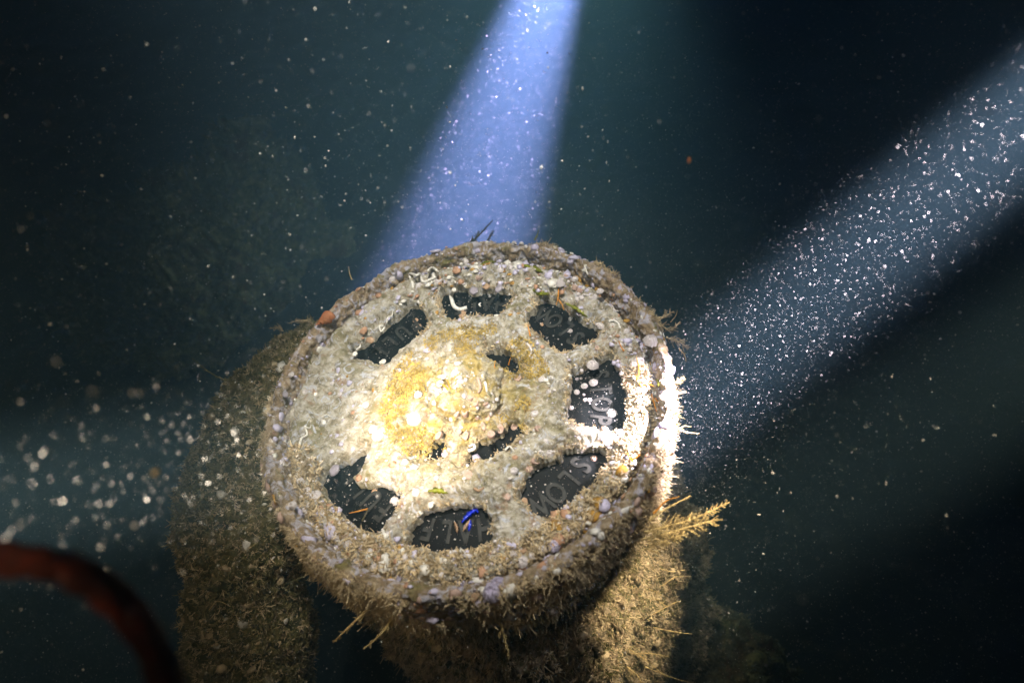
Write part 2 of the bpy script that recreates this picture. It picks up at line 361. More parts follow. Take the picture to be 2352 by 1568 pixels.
# rim: raised lip round the plate
def crusted(prof, nth, stp, amp, seed, name, mat, sg=1, extra=None):
    sg = -1                                       # the lathe's own normals point inwards
    V, Fq = lathe(prof, nth, stp); N = normals(V, Fq)*sg
    d = amp[0]*fbm(V, 34, 3, seed) + amp[1]*(1-worley(V, 120, seed+3)) + amp[2]*fbm(V, 260, 3, seed+7)
    if extra is not None: d = d + extra(V)
    V = V + N*d[:, None]; return mesh(name, V, Fq if sg > 0 else Fq[:, ::-1], mat, root), V, N
def lowfringe(V):
    a = np.arctan2(V[:, 1], V[:, 0]); return .006*sm(.1, .9, np.cos(a+1.7))*sm(.010, -.02, V[:, 2])
rimo, rimV, rimN = crusted([(.1845, -.012), (.1855, .006), (.1880, .0220), (.1920, .0265), (.1960, .0245), (.1990, .010), (.1975, -.018)], 1100, .0011, (.0028, .0034, .0016), 40, 'rim', M['rim'], 1, lowfringe)
drumo, drumV, drumN = crusted([(.1930, -.012), (.1940, -.03), (.1900, -.07), (.1850, -.12), (.1720, -.15), (.10, -.165)], 900, .0016, (.006, .006, .002), 50, 'drum', M['drum'], 1, lowfringe)
print('normal check', (rimN[:, :2]*rimV[:, :2]).sum(1).mean(), (drumN[:, :2]*drumV[:, :2]).sum(1).mean())
pedo, pedV, pedN = crusted([(.160, -.12), (.188, -.17), (.200, -.25), (.220, -.35), (.245, -.50), (.270, -.66)], 1000, .0022, (.016, .016, .005), 60, 'pedestal', M['drum'], 1, lambda V: .012*sm(.2, 1, np.cos(np.arctan2(V[:, 1], V[:, 0])+.75))+.024*fbm(V, 10, 3, 66))
# hub boss
def hubx(V): return .004*fbm(V, 60, 3, 77)
hubo, hubV, hubN = crusted([(.0435, -.006), (.0425, .006), (.0390, .018), (.0300, .027), (.016, .0325), (.0005, .0335)], 420, .0009, (.0036, .0034, .0016), 70, 'hub', M['hub'], 1, hubx)

# side housing behind the left of the drum: a thick lumpy arm going down
def arm(pts, rads, seed, name, mat, k=260, m=420):
    P = smooth_path(pts, m); rad = np.interp(np.linspace(0, 1, m), np.linspace(0, 1, len(rads)), rads)
    V, Fq = tube(P, rad, k, cap=False); N = normals(V, Fq); c = np.repeat(P, k, 0); N *= np.sign(((V-c)*N).sum(1, keepdims=True))
    d = .013*fbm(V, 13, 4, seed) + .012*(1-worley(V, 45, seed)) + .004*(1-worley(V, 150, seed+2)) + .003*fbm(V, 200, 3, seed)
    V = V + N*d[:, None]; return mesh(name, V, Fq, mat, root), V, N
armo, armV, armN = arm([at(770, 800, .74), at(715, 850, .72), at(640, 960, .69), at(592, 1090, .665), at(570, 1250, .65), at(562, 1420, .66), at(575, 1600, .69), at(600, 1800, .74)],
                       [.035, .046, .056, .058, .056, .056, .058, .064], 80, 'side_housing', M['post'])

# ------------------------------------------------------------------ growth
def frame(nrm):
    a = np.array([0, 0, 1.]) if abs(nrm[2]) < .9 else np.array([1., 0, 0]); x = np.cross(a, nrm); x /= np.linalg.norm(x); return x, np.cross(nrm, x)
def tufts(name, V, N, pick, count, L, mat, spikes=6, wdt=.0009, seed=1, up=None, label=None, spread=.62):
    """dense turf of tiny branching sprigs, three-sided tapered blades, built as arrays"""
    rg = np.random.default_rng(seed); k = np.nonzero(pick)[0]
    if len(k) == 0: k = np.arange(len(V))
    c = rg.choice(k, count); Pc = V[c]; Nc = N[c]
    Ls = L*rg.uniform(.35, 1.3, count)
    Pc = np.repeat(Pc, spikes, 0); Nn = np.repeat(Nc, spikes, 0); Ls = np.repeat(Ls, spikes)*rg.uniform(.5, 1.1, count*spikes)
    d = Nn + rg.normal(size=Nn.shape)*spread
    if up is not None: d = d + np.array(up)
    d /= np.linalg.norm(d, axis=1, keepdims=True)
    s = np.cross(d, rg.normal(size=d.shape)); s /= np.linalg.norm(s, axis=1, keepdims=True); t = np.cross(d, s)
    P0 = Pc + rg.normal(size=Pc.shape)*.0012 - d*.001
    bend = rg.normal(size=d.shape)*.45; m1 = P0 + d*(Ls*.5)[:, None]; tip = P0 + (d+bend)*Ls[:, None]
    w0 = wdt*rg.uniform(.6, 1.4, len(Ls))[:, None]
    ring = lambda c_, w_: [c_ + s*w_, c_ - s*w_*.5 + t*w_*.87, c_ - s*w_*.5 - t*w_*.87]
    A = ring(P0, w0*.7) + ring(m1, w0*1.15) + ring(tip, w0*.45)
    VV = np.stack(A, 1).reshape(-1, 3); base = np.arange(len(Ls))[:, None]*9
    f = []
    for q in (0, 3):
        for j in range(3): f.append([q+j, q+(j+1) % 3, q+3+(j+1) % 3, q+3+j])
    f = np.array(f); FF = (base[:, :, None] + f[None]).reshape(-1, 4)
    o = mesh(name, VV, FF, mat, root, smooth=False); o['kind'] = 'stuff'
    return o
def fuzz_rock(k, count, L, mat, seed):
    o, V, N = mounds[k]; t = tufts('growth_turf', V - np.array(o.location), N, V[:, 2] > BED, count, L, mat, spikes=5, wdt=.0016, seed=seed, spread=.9); t.parent = o
def grains(name, V, N, pick, count, size, mat, seed=1, flat=.6, parent=root):
    """loose lumps of grit, small barnacles and shell bits too small to tell apart"""
    rg = np.random.default_rng(seed); k = np.nonzero(pick)[0]; c = rg.choice(k, count); Pc = V[c] + rg.normal(size=(count, 3))*size*.4; Nc = N[c]
    ico = np.array([(0,0,1),(.894,0,.447),(.276,.851,.447),(-.724,.526,.447),(-.724,-.526,.447),(.276,-.851,.447),(.724,.526,-.447),(-.276,.851,-.447),(-.894,0,-.447),(-.276,-.851,-.447),(.724,-.526,-.447),(0,0,-1)])
    fc = np.array([(0,1,2),(0,2,3),(0,3,4),(0,4,5),(0,5,1),(1,6,2),(2,7,3),(3,8,4),(4,9,5),(5,10,1),(6,7,2),(7,8,3),(8,9,4),(9,10,5),(10,6,1),(11,7,6),(11,8,7),(11,9,8),(11,10,9),(11,6,10)])
    S = size*np.exp(rg.normal(size=count)*.8)*.72; S = np.minimum(S, size*3.2)
    A = ico[None]*(1+rg.normal(size=(count, 12, 1))*.16)*(rg.uniform(.6, 1.25, (count, 1, 3)))*S[:, None, None]
    A = A - Nc[:, None]*((A*Nc[:, None]).sum(2, keepdims=True))*(1-flat) + Pc[:, None]
    FF = (np.arange(count)[:, None, None]*12 + fc[None]).reshape(-1, 3)
    o = mesh(name, A.reshape(-1, 3), FF, mat, parent, smooth=True); o['kind'] = 'stuff'; return o

fuzz_rock(0, 7000, .022, M['frond_dark'], 101); fuzz_rock(0, 2500, .018, M['tuft2'], 104); fuzz_rock(1, 2500, .006, M['frond_dark'], 103)
aR = np.arctan2(rimV[:, 1], rimV[:, 0]); aD = np.arctan2(drumV[:, 1], drumV[:, 0]); aP = np.arctan2(pedV[:, 1], pedV[:, 0])
patchR = fbm(rimV, 40, 3, 90); outR = (rimV[:, :2]**2).sum(1)**.5 > .195
lowR = np.cos(aR+1.75) > .15
lowD = np.cos(aD+1.6) > -.25
tufts('growth_turf', rimV, rimN, outR & ((lowR & (patchR > -.15)) | ((patchR > .38) & (np.cos(aR-.2) > .3))) , 6000, .0046, M['tuft'], wdt=.00045, seed=2, spread=1.0)
patchD = fbm(drumV, 45, 3, 93)
tufts('growth_turf', drumV, drumN, lowD & (drumV[:, 2] > -.11) & (patchD > -.1), 11000, .0062, M['tuft'], wdt=.0005, seed=3, spread=1.0)
tufts('growth_turf', drumV, drumN, lowD & (drumV[:, 2] < -.02), 5000, .0065, M['tuft2'], wdt=.0005, seed=4, spread=1.0)
tufts('growth_turf', pedV, pedN, (np.cos(aP+1.2) > -.2), 30000, .0062, M['tuft'], seed=5, wdt=.00055, spread=.95)
tufts('growth_turf', pedV, pedN, (np.cos(aP+1.9) > -.2), 12000, .0060, M['tuft2'], seed=6, wdt=.00055, spread=.95)
tufts('growth_turf', armV, armN, armV[:, 2] > -.7, 15000, .0045, M['tuft2'], seed=7, wdt=.0005, spread=.95)
tufts('growth_turf', armV, armN, armV[:, 2] > -.7, 7000, .0042, M['tuft'], seed=8, wdt=.0005, spread=.95)
plateN = np.tile(np.array([0, 0, 1.]), (len(plateV), 1)); pr_ = np.hypot(plateV[:, 0], plateV[:, 1]); pa_ = np.arctan2(plateV[:, 1], plateV[:, 0])
_, pwd = hfield(plateV[:, 0], plateV[:, 1])
flatp = plateV[:, 2] > -.012
edge = (pwd < .004) & (pwd > 0) & flatp & (plateV[:, 0] > -.06)
tufts('growth_turf', plateV, plateN, edge, 900, .0035, M['tuft'], seed=9, wdt=.0005, spikes=5)
inner = (pr_ > .044) & (pr_ < .085) & flatp
tufts('growth_turf', plateV, plateN, inner & (fbm(plateV, 40, 3, 3) > .1), 1900, .0026, M['tuft_ochre'], seed=10, wdt=.0005, spikes=5)
low = flatp & (pr_ > .155) & (np.cos(pa_+1.4) > .1)
tufts('growth_turf', plateV, plateN, low, 2400, .0042, M['tuft'], seed=11, wdt=.0007, spikes=5)
grains('shell_grit', plateV, plateN, flatp & (pr_ > .05) & (plateV[:, 0] > -.07), 900, .0008, M['barn'], 12)
grains('shell_grit', plateV, plateN, low | (flatp & (pr_ > .150) & (np.abs(pa_) < 2.2)), 500, .0014, M['barn'], 13)
grains('shell_grit', rimV, rimN, rimV[:, 2] > -.012, 600, .0014, M['barn2'], 14)
grains('shell_grit', rimV, rimN, lowR & outR, 350, .0022, M['cup'], 15)
grains('shell_grit', drumV, drumN, lowD & (drumV[:, 2] > -.08), 700, .0022, M['barn'], 16)
grains('shell_grit', pedV, pedN, (np.cos(aP+1.2) > -.2), 5000, .0019, M['tuft'], 17)
grains('shell_grit', armV, armN, armV[:, 2] > -.7, 1600, .0016, M['tuft'], 18)
grains('shell_grit', hubV, hubN, hubV[:, 2] > 0, 260, .0012, M['barn'], 19)
grains('silt_fleck', np.c_[P2, np.full(len(P2), DZ+.0003)], np.tile(np.array([0, 0, 1.]), (len(P2), 1)), (wd < -.001) & (r > .06), 1300, .00028, M['speck'], 20, parent=dial)

M['chip_lilac'] = plain('chip_lilac', srgb(198, 192, 214), .5, .12, 300); M['chip_tan'] = plain('chip_tan', srgb(182, 142, 112), .6, .2, 300); M['chip_ochre'] = plain('chip_ochre', srgb(176, 136, 60), .7, .3, 300)
upperp = flatp & (pr_ > .150) & (plateV[:, 0] > -.13)
for k_, (mm_, c_) in enumerate([('white', 420), ('chip_lilac', 420), ('chip_tan', 260), ('chip_ochre', 120)]):
    grains('shell_chip', plateV, plateN, upperp & (fbm(plateV, 45, 2, 60+k_) > .05), c_, .0021, M[mm_], 30+k_, flat=.35)
    grains('shell_chip', rimV, rimN, (rimV[:, 2] > -.014) & (fbm(rimV, 30, 2, 70+k_) > .15), int(c_*.7), .0022, M[mm_], 40+k_, flat=.4)
    grains('shell_chip', plateV, plateN, flatp & (pr_ < .150) & (pr_ > .045) & (fbm(plateV, 50, 2, 80+k_) > .12), int(c_*.3), .0013, M[mm_], 50+k_, flat=.35)
grains('shell_chip', drumV, drumN, lowD & (drumV[:, 2] > -.09), 500, .0024, M['chip_lilac'], 61, flat=.4)
grains('shell_chip', armV, armN, armV[:, 2] > -.6, 260, .0030, M['white'], 62, flat=.4)

# single growths -------------------------------------------------
def surf(px, py):
    """point of the crusted face seen at that place, from the height field"""
    hh = .004
    for _ in range(4):
        p = on(px, py, hh); q, wdd = hfield(np.array([p[0]]), np.array([p[1]])); rad = math.hypot(p[0], p[1])
        hh = float(q[0]) if rad < .184 else .026
        if rad < .042: hh = .031*math.sqrt(max(0, 1-(rad/.044)**2))+.003
        if rad > .199: hh = .020
        if wdd[0] < -.001 and rad < .184: hh = DZ
    p = on(px, py, hh); rad = math.hypot(p[0], p[1])
    if .199 < rad < .225: p[:2] *= .199/rad
    return p, hh <= DZ+1e-6
def place(o, p, nrm, s, rz=0):
    x, y = frame(np.array(nrm)/np.linalg.norm(nrm)); z = np.array(nrm)/np.linalg.norm(nrm); c, sn = math.cos(rz), math.sin(rz)
    xx = x*c+y*sn; yy = -x*sn+y*c
    o.matrix_local = Matrix([[xx[0]*s, yy[0]*s, z[0]*s, p[0]], [xx[1]*s, yy[1]*s, z[1]*s, p[1]], [xx[2]*s, yy[2]*s, z[2]*s, p[2]], [0, 0, 0, 1]])
def barnacle_mesh(seed, openr=.38, hgt=.85):
    rg = np.random.default_rng(seed); nth = 48; th = np.linspace(0, 2*np.pi, nth, endpoint=False)
    pr = np.array([(1.08, -.15), (1.0, .05), (.86, hgt*.35), (.68, hgt*.7), (openr+.08, hgt), (openr, hgt*.98), (openr*.8, hgt*.7), (openr*.5, hgt*.5), (.01, hgt*.48)])
    ridges = 1+.07*np.abs(np.sin(th*3.5+rg.uniform(0, 6)))+.04*np.sin(th*13)+.04*rg.normal(size=nth)
    teeth = 1+.12*np.sin(th*6+rg.uniform(0, 6)); V = []
    for (a_, b_), kk in zip(pr, range(len(pr))):
        rdg = 1+(ridges-1)*(1 if kk < 5 else .3); z = b_*(teeth if 3 <= kk <= 5 else 1)
        V.append(np.stack([np.cos(th)*a_*rdg*1.05, np.sin(th)*a_*rdg, np.broadcast_to(z, th.shape)], 1))
    V = np.stack(V, 1).reshape(-1, 3)
    return V, gridF(nth, len(pr))
protoB = [barnacle_mesh(k, *a) for k, a in enumerate([(.38, .85), (.30, 1.1), (.46, .6), (.34, .75)])]
meB = {}
def part(kind, mat, V, Fq, key):
    if key not in meB:
        o = mesh(kind, V, Fq, mat, root); meB[key] = o.data; return o
    o = bpy.data.objects.new(kind, meB[key]); COL.objects.link(o); o.parent = root; return o
def barnacle(px, py, s, v=0, mat='barn', tilt=None, parent=None):
    p, ondial = surf(px, py); V, Fq = protoB[v]; o = part('barnacle', M[mat], V, Fq, ('b', v, mat))
    nrm = np.array([0, 0, 1.]) + RNG.normal(size=3)*.12
    rad = math.hypot(p[0], p[1])
    if rad > .196: nrm = np.array([p[0], p[1], .08]); nrm = nrm/np.linalg.norm(nrm)
    if ondial: o.parent = dial; s *= .8; nrm = np.array([0, 0, 1.])
    place(o, p, nrm, s, random.uniform(0, 6)); return o
for x, y, s, v, m in [
 (1168,556,5,1,'barn'),(1184,553,6,1,'barn'),(1200,556,5.5,1,'barn'),(1208,566,4,0,'barn'),(1243,551,8,0,'barn'),
 (1338,584,6,0,'barn2'),(1352,592,7,2,'barn2'),(1365,603,6,1,'barn2'),(1392,612,7,0,'barn2'),(1403,628,6,2,'barn2'),(1415,640,5,0,'barn2'),
 (1287,651,8,1,'barn'),(1381,748,6.5,0,'barn'),(1360,682,8,2,'barn'),(1378,668,6,2,'barn'),(1495,782,11,0,'barn'),(1470,832,9,0,'barn'),(1455,838,6,2,'barn'),
 (1460,700,5,0,'barn2'),(1478,702,5,1,'barn2'),(1440,680,6,2,'barn2'),(1425,662,5,0,'barn2'),(1362,838,9,0,'barn'),(1354,918,5,2,'barn'),(1405,948,10,2,'barn'),
 (1336,850,3,2,'barn'),(1363,878,9,2,'barn'),(1342,886,7,2,'barn'),(1335,869,3,0,'barn'),(1341,906,3,0,'barn'),(1388,986,5,0,'cup'),(1364,1052,6,0,'cup'),
 (1343,918,4,0,'barn'),(1425,995,7,2,'barn'),(1325,900,6,0,'barn'),(1312,936,5,0,'barn'),(1400,1020,6,2,'barn'),
 (1130,1358,12,0,'barn2'),(1142,1340,9,1,'barn2'),(1120,1376,8,2,'barn2'),(1100,1388,7,0,'barn2'),(1272,1252,8,2,'barn2'),(1288,1256,7,0,'barn2'),(1312,1250,8,0,'barn2'),(1330,1245,7,1,'barn2'),
 (1245,1262,6,0,'barn'),(1200,1290,7,0,'barn'),(1180,1270,5,2,'barn'),(1225,1310,6,1,'barn2'),(1060,1335,7,0,'barn2'),(1010,1340,6,2,'barn'),(960,1330,5,0,'barn'),(905,1310,5,0,'barn'),
 (722,1138,9,2,'barn'),(704,1128,7,2,'barn'),(740,1180,6,0,'barn'),(700,1175,7,0,'barn'),(770,1230,7,0,'barn'),(735,1215,8,0,'barn'),(800,1250,6,1,'barn'),(690,1105,6,0,'barn'),(755,1205,6,2,'barn'),(820,1290,7,0,'barn'),(860,1300,6,2,'barn'),(672,1160,6,1,'barn'),
 (960,905,7,2,'barn'),(1010,880,6,2,'barn'),(1044,858,7,2,'barn'),(950,962,14,2,'barn'),(868,1000,10,2,'barn'),(857,985,8,2,'barn'),(930,1060,5,0,'barn'),(955,1130,6,2,'barn'),(840,930,7,2,'barn'),(780,905,4,2,'barn'),(762,880,4,2,'barn'),
 (1245,870,6,2,'barn'),(1262,900,5,0,'barn'),(1228,950,6,2,'barn'),(1180,1080,6,2,'barn'),(1262,1040,6,0,'barn'),(1214,1075,6,2,'cup'),(700,900,5,2,'barn'),(668,860,5,2,'barn'),(906,1150,9,2,'barn'),
 (1150,620,6,2,'barn'),(1240,620,6,0,'barn2'),(1320,640,6,2,'barn'),(1070,600,5,2,'barn'),(900,640,6,2,'barn'),(1310,760,5,0,'barn'),(1440,760,6,2,'barn')]:
    barnacle(x, y, s*.00042*1.35, v, m)
# pale flat shells on the dial
def shell_disc(px, py, s, mat, h=.25, name='shell', lift=.0):
    p, ondial = surf(px, py); rg = np.random.default_rng(int(px*7+py)); th = np.linspace(0, 2*np.pi, 40, endpoint=False)
    e = 1+.10*np.sin(th*2+rg.uniform(0, 6))+.05*np.sin(th*5+rg.uniform(0, 6))+.02*rg.normal(size=40)
    V = np.stack([np.stack([np.cos(th)*e*a_, np.sin(th)*e*a_*.85, np.full(40, b_)], 1) for a_, b_ in [(1, -.2), (1, .02), (.85, h*.5), (.5, h*.85), (.01, h)]], 1).reshape(-1, 3)
    o = mesh(name, V, gridF(40, 5), M[mat], dial if ondial else root); place(o, p+np.array([0, 0, lift]), (random.uniform(-.2, .2), random.uniform(-.2, .2), 1), s, random.uniform(0, 6)); return o
M['jingle'] = plain('jingle_shell', srgb(150, 142, 150), .3, .2, 300, .5)
M['tan_shell'] = plain('tan_shell', srgb(170, 140, 110), .6, .2, 300)
for x, y, s, m in [(955,735,9,'tan_shell'),(962,748,7,'tan_shell'),(1088,667,13,'jingle'),(1145,662,12,'jingle'),(1062,722,13,'tan_shell'),(1115,655,14,'tan_shell'),(768,1079,13,'jingle'),(815,812,8,'white'),(880,830,10,'white'),(1305,760,5,'jingle'),
                   (1325,870,5,'jingle'),(850,780,12,'tan_shell'),(905,935,9,'jingle'),(1130,645,9,'orange'),(1200,1260,9,'tan_shell'),(1090,1370,9,'tan_shell'),(860,1130,8,'tan_shell'),(655,905,8,'jingle'),(1245,745,6,'tan_shell'),(1010,650,7,'tan_shell'),(1165,1140,8,'cup'),(1205,1150,8,'tan_shell'),(640,1040,7,'jingle'),(590,920,9,'jingle')]:
    shell_disc(x, y, s*.00042, m)
# worm tubes
def worm(pts, wpx, mat='white', name='worm_tube', lift=.0012, taper=.6):
    P = np.array([surf(x, y)[0] for x, y in pts]); P[:, 2] = np.maximum(P[:, 2], np.median(P[:, 2])) + lift
    dd = any(surf(x, y)[1] for x, y in pts[:1]) and all(surf(x, y)[1] for x, y in pts)
    Q = smooth_path(P, 14*len(pts)); rad = wpx*.00042*.5*np.linspace(1, taper, len(Q))*(1+.10*np.sin(np.arange(len(Q))*1.3))
    V, Fq = tube(Q, rad, 10, .03); mb = MB(); mb.add(V, Fq); return mb.build(name, M[mat], dial if dd else root)
worm([(1044,667),(1037,678),(1039,692),(1044,705),(1056,712),(1073,708)], 12, taper=.9)
worm([(1104,705),(1101,700),(1105,697)], 5)
worm([(903,712),(901,726),(892,730),(889,742),(885,752),(878,765),(883,769),(892,769)][::-1], 6, taper=.45)
worm([(820,805),(828,798),(834,803),(836,810)], 6)
worm([(952,668),(948,652),(945,640),(958,634),(968,640),(972,648),(990,643),(1003,636),(1003,622),(992,617),(984,624),(990,632)], 8, taper=.8)
worm([(690,1022),(694,1008),(706,1000),(704,988),(700,980)], 6, taper=.5)
worm([(700,980),(712,984),(716,976)], 4, taper=.5)
worm([(1078,1040),(1090,1032),(1088,1022),(1078,1026)], 8)
worm([(1022,1035),(1025,1047),(1018,1050)], 8)
worm([(1005,905),(1012,912),(1022,908),(1018,900)], 7)
worm([(1098,870),(1104,890),(1100,905)], 8, 'cup'); worm([(1108,862),(1116,885),(1120,905)], 7, 'white')
worm([(1348,612),(1344,622),(1350,632)], 6); worm([(1398,740),(1410,738),(1420,745),(1425,756)], 7); worm([(1090,1122),(1100,1128),(1112,1120)], 6, 'tan_shell')
worm([(1210,790),(1218,800),(1222,812),(1216,820)], 7, 'barn'); worm([(1160,1035),(1172,1030),(1180,1036)], 5)
worm([(905,620),(915,624),(922,632)], 6); worm([(1405,705),(1412,715),(1424,716)], 7, 'barn'); worm([(740,960),(752,954),(760,958)], 4)
# cup corals round the hub
def cup(px, py, s):
    p, od = surf(px, py); nth = 30; th = np.linspace(0, 2*np.pi, nth, endpoint=False)
    pr = [(.85, -.3), (.95, .3), (1.0, .6), (.8, .75), (.5, .6), (.25, .3), (.02, .25)]
    V = np.stack([np.stack([np.cos(th)*a_, np.sin(th)*a_, np.full(nth, b_)], 1) for a_, b_ in pr], 1).reshape(-1, 3)
    o = part('cup_coral', M['cup'], V, gridF(nth, 7), 'cup'); place(o, p, (p[0]*6+random.uniform(-.5, .5), p[1]*6+random.uniform(-.5, .5), 1), s*.00042, 0)
    q_ = random.uniform(.7, 1.3); o.scale = (o.scale[0]*q_, o.scale[1]/q_, o.scale[2]*random.uniform(.7, 1.3))
for x, y in [(1056,901),(1078,915),(1024,935),(1050,952),(1069,948),(1098,955),(1112,926),(1095,925),(1030,975),(1050,990),(1072,1000),(1092,985),(1110,978),(1128,1000),(1150,985),(1010,1000),(1120,960),(1075,1090),(990,1110),(1235,985),(1180,980),(1300,635),(1332,668),(1320,662),(1228,1060),(1100,640),(1370,800),(1190,870)]:
    cup(x, y, random.uniform(5.5, 10.5))
# snail, pointed shell
def snail(px, py, s, ang_, mat, lift=.004, turns=5):
    p, _ = surf(px, py); t = np.linspace(0, turns*2*np.pi, 150); q = 1-t/t[-1]
    P = np.stack([np.cos(t)*q*.33, np.sin(t)*q*.33, 1.5*(1-q)], 1); V, Fq = tube(P, .30*q+.02, 10); mb = MB(); mb.add(V, Fq); o = mb.build('snail_shell', M[mat], root)
    d = np.array([math.cos(ang_), math.sin(ang_), .25]); place(o, p+np.array([0, 0, lift])-d*s*.7, d, s); return o
snail(745, 742, .013, math.radians(235), 'snail', .004)
snail(592, 1036, .010, math.radians(190), 'barn', .0)
# algal sprigs and fronds
def sprig(paths, wpx, mat, name='algae_sprig', lift=.006, free=False):
    mb = MB()
    for pts in paths:
        b, od = surf(*pts[0]); P = []
        for k, (x, y) in enumerate(pts): P.append(on(x, y, b[2]+lift*k/(len(pts)-1)+.001))
        Q = smooth_path(P, 8*len(pts)); V, Fq = tube(Q, wpx*.00042*.5*np.linspace(1, .35, len(Q)), 6, .1); mb.add(V, Fq)
    return mb.build(name, M[mat], root)
sprig([[(1283,662),(1282,680),(1278,700)],[(1281,686),(1290,698),(1296,712)]], 4, 'orange')
sprig([[(1463,874),(1468,850),(1462,820)],[(1472,888),(1466,872),(1458,862)],[(1478,884),(1490,882),(1500,886)]], 5, 'orange')
sprig([[(1496,905),(1502,925),(1508,945)],[(1505,915),(1512,922),(1520,915)]], 6, 'orange')
sprig([[(1455,1060),(1445,1050),(1440,1040)],[(1450,1056),(1462,1050),(1470,1044)]], 5, 'orange')
sprig([[(1433,806),(1426,795),(1421,782)]], 4, 'orange'); sprig([[(1137,850),(1136,838),(1138,828)]], 3, 'orange'); sprig([[(1168,838),(1170,830),(1173,820)]], 4, 'orange')
sprig([[(1040,905),(1034,890),(1028,872)],[(1030,896),(1020,885),(1008,880)]], 6, 'orange'); sprig([[(845,1168),(820,1174),(802,1178)]], 4, 'orange'); sprig([[(1218,772),(1215,758),(1212,745)]], 5, 'orange')
sprig([[(808,642),(803,628),(801,612)]], 4, 'frond'); sprig([[(832,1196),(840,1180),(846,1166)]], 4, 'frond_dark')
def ribbon(pts, wpx, mat, name):
    P = np.array([surf(x, y)[0] + np.array([0, 0, .0025]) for x, y in pts]); Q = smooth_path(P, 10*len(pts)); T = np.gradient(Q, axis=0); T /= np.linalg.norm(T, axis=1, keepdims=True)
    S = np.cross(T, np.array([0, 0, 1.])); m = len(Q); wv = wpx*.00042*.5*np.sin(np.linspace(.25, math.pi-.12, m))*(1+.25*np.sin(np.arange(m)*.9))
    z = np.array([0, 0, 1.])*.0006; V = []
    for f, zz in ((-1, 0), (0, 1.8), (1, 0), (0, -1)): V.append(Q + S*(wv*f)[:, None] + z*zz)
    V = np.stack(V, 1).reshape(-1, 3); Fq = []
    for i in range(m-1):
        for j in range(4): Fq.append((i*4+j, i*4+(j+1) % 4, (i+1)*4+(j+1) % 4, (i+1)*4+j))
    return mesh(name, V, Fq, M[mat], root)
ribbon([(1205,612),(1235,622),(1265,628),(1290,632)], 26, 'green', 'green_alga'); ribbon([(1225,668),(1245,676),(1262,680)], 24, 'green', 'green_alga'); ribbon([(1500,838),(1510,865),(1512,890)], 16, 'green', 'green_alga')
ribbon([(985,1130),(1010,1128),(1030,1135)], 14, 'green', 'green_alga'); ribbon([(1300,700),(1330,715),(1350,732)], 16, 'green', 'green_alga'); ribbon([(1105,612),(1120,604),(1140,606)], 16, 'green', 'green_alga')
ribbon([(1062,1202),(1075,1186),(1092,1174),(1100,1180)], 12, 'blue', 'blue_strip'); ribbon([(1082,1196),(1080,1210),(1078,1222)], 8, 'blue', 'blue_strip')
ribbon([(1082,1195),(1074,1206),(1065,1222)], 8, 'tan_shell', 'pale_flake'); ribbon([(1045,1200),(1050,1212),(1052,1226)], 7, 'tan_shell', 'pale_flake')
def frond(pts, d0, d1, wpx, mat, branch=14, blen=9, name='hydroid_frond', fine=.42):
    """feathery hydroid: a stem with side twigs; pts in view order from base to tip, d0..d1 metres away"""
    wpx *= .7; branch = int(branch*1.6); K = len(pts); P = [at(x, y, d0+(d1-d0)*k/(K-1)) for k, (x, y) in enumerate(pts)]; Q = smooth_path(P, 10*K); m = len(Q)
    mb = MB(); V, Fq = tube(Q, wpx*.00042*.5*np.linspace(1, .3, m), 6, .15); mb.add(V, Fq)
    for b in range(branch):
        i = int(m*(.05+.9*b/branch)); t = Q[min(i+1, m-1)]-Q[i-1 if i else 0]; t /= np.linalg.norm(t)+1e-9
        s = RNG.normal(size=3); s -= t*(s@t); s /= np.linalg.norm(s); L_ = blen*.00042*(1-.6*b/branch)*RNG.uniform(.5, 1.2)
        pts_ = [Q[i], Q[i]+(t*.5+s*.8)*L_*.5, Q[i]+(t*.9+s)*L_]
        V, Fq = tube(smooth_path(pts_, 6), np.linspace(1, .35, 6)*wpx*.00042*.5*fine, 4); mb.add(V, Fq)
        for q in range(3):
            s2 = RNG.normal(size=3); s2 /= np.linalg.norm(s2); b0 = pts_[1]*(1-q/3)+pts_[2]*(q/3)
            V, Fq = tube(smooth_path([b0, b0+(s*.3+t*.4+s2*.7)*L_*.4], 3), np.linspace(1, .3, 3)*wpx*.00042*.35*fine, 3); mb.add(V, Fq)
    return mb.build(name, M[mat], root)
dR = lambda x, y: float(-(M3.T @ on(x, y, .0) + Cc)[2])
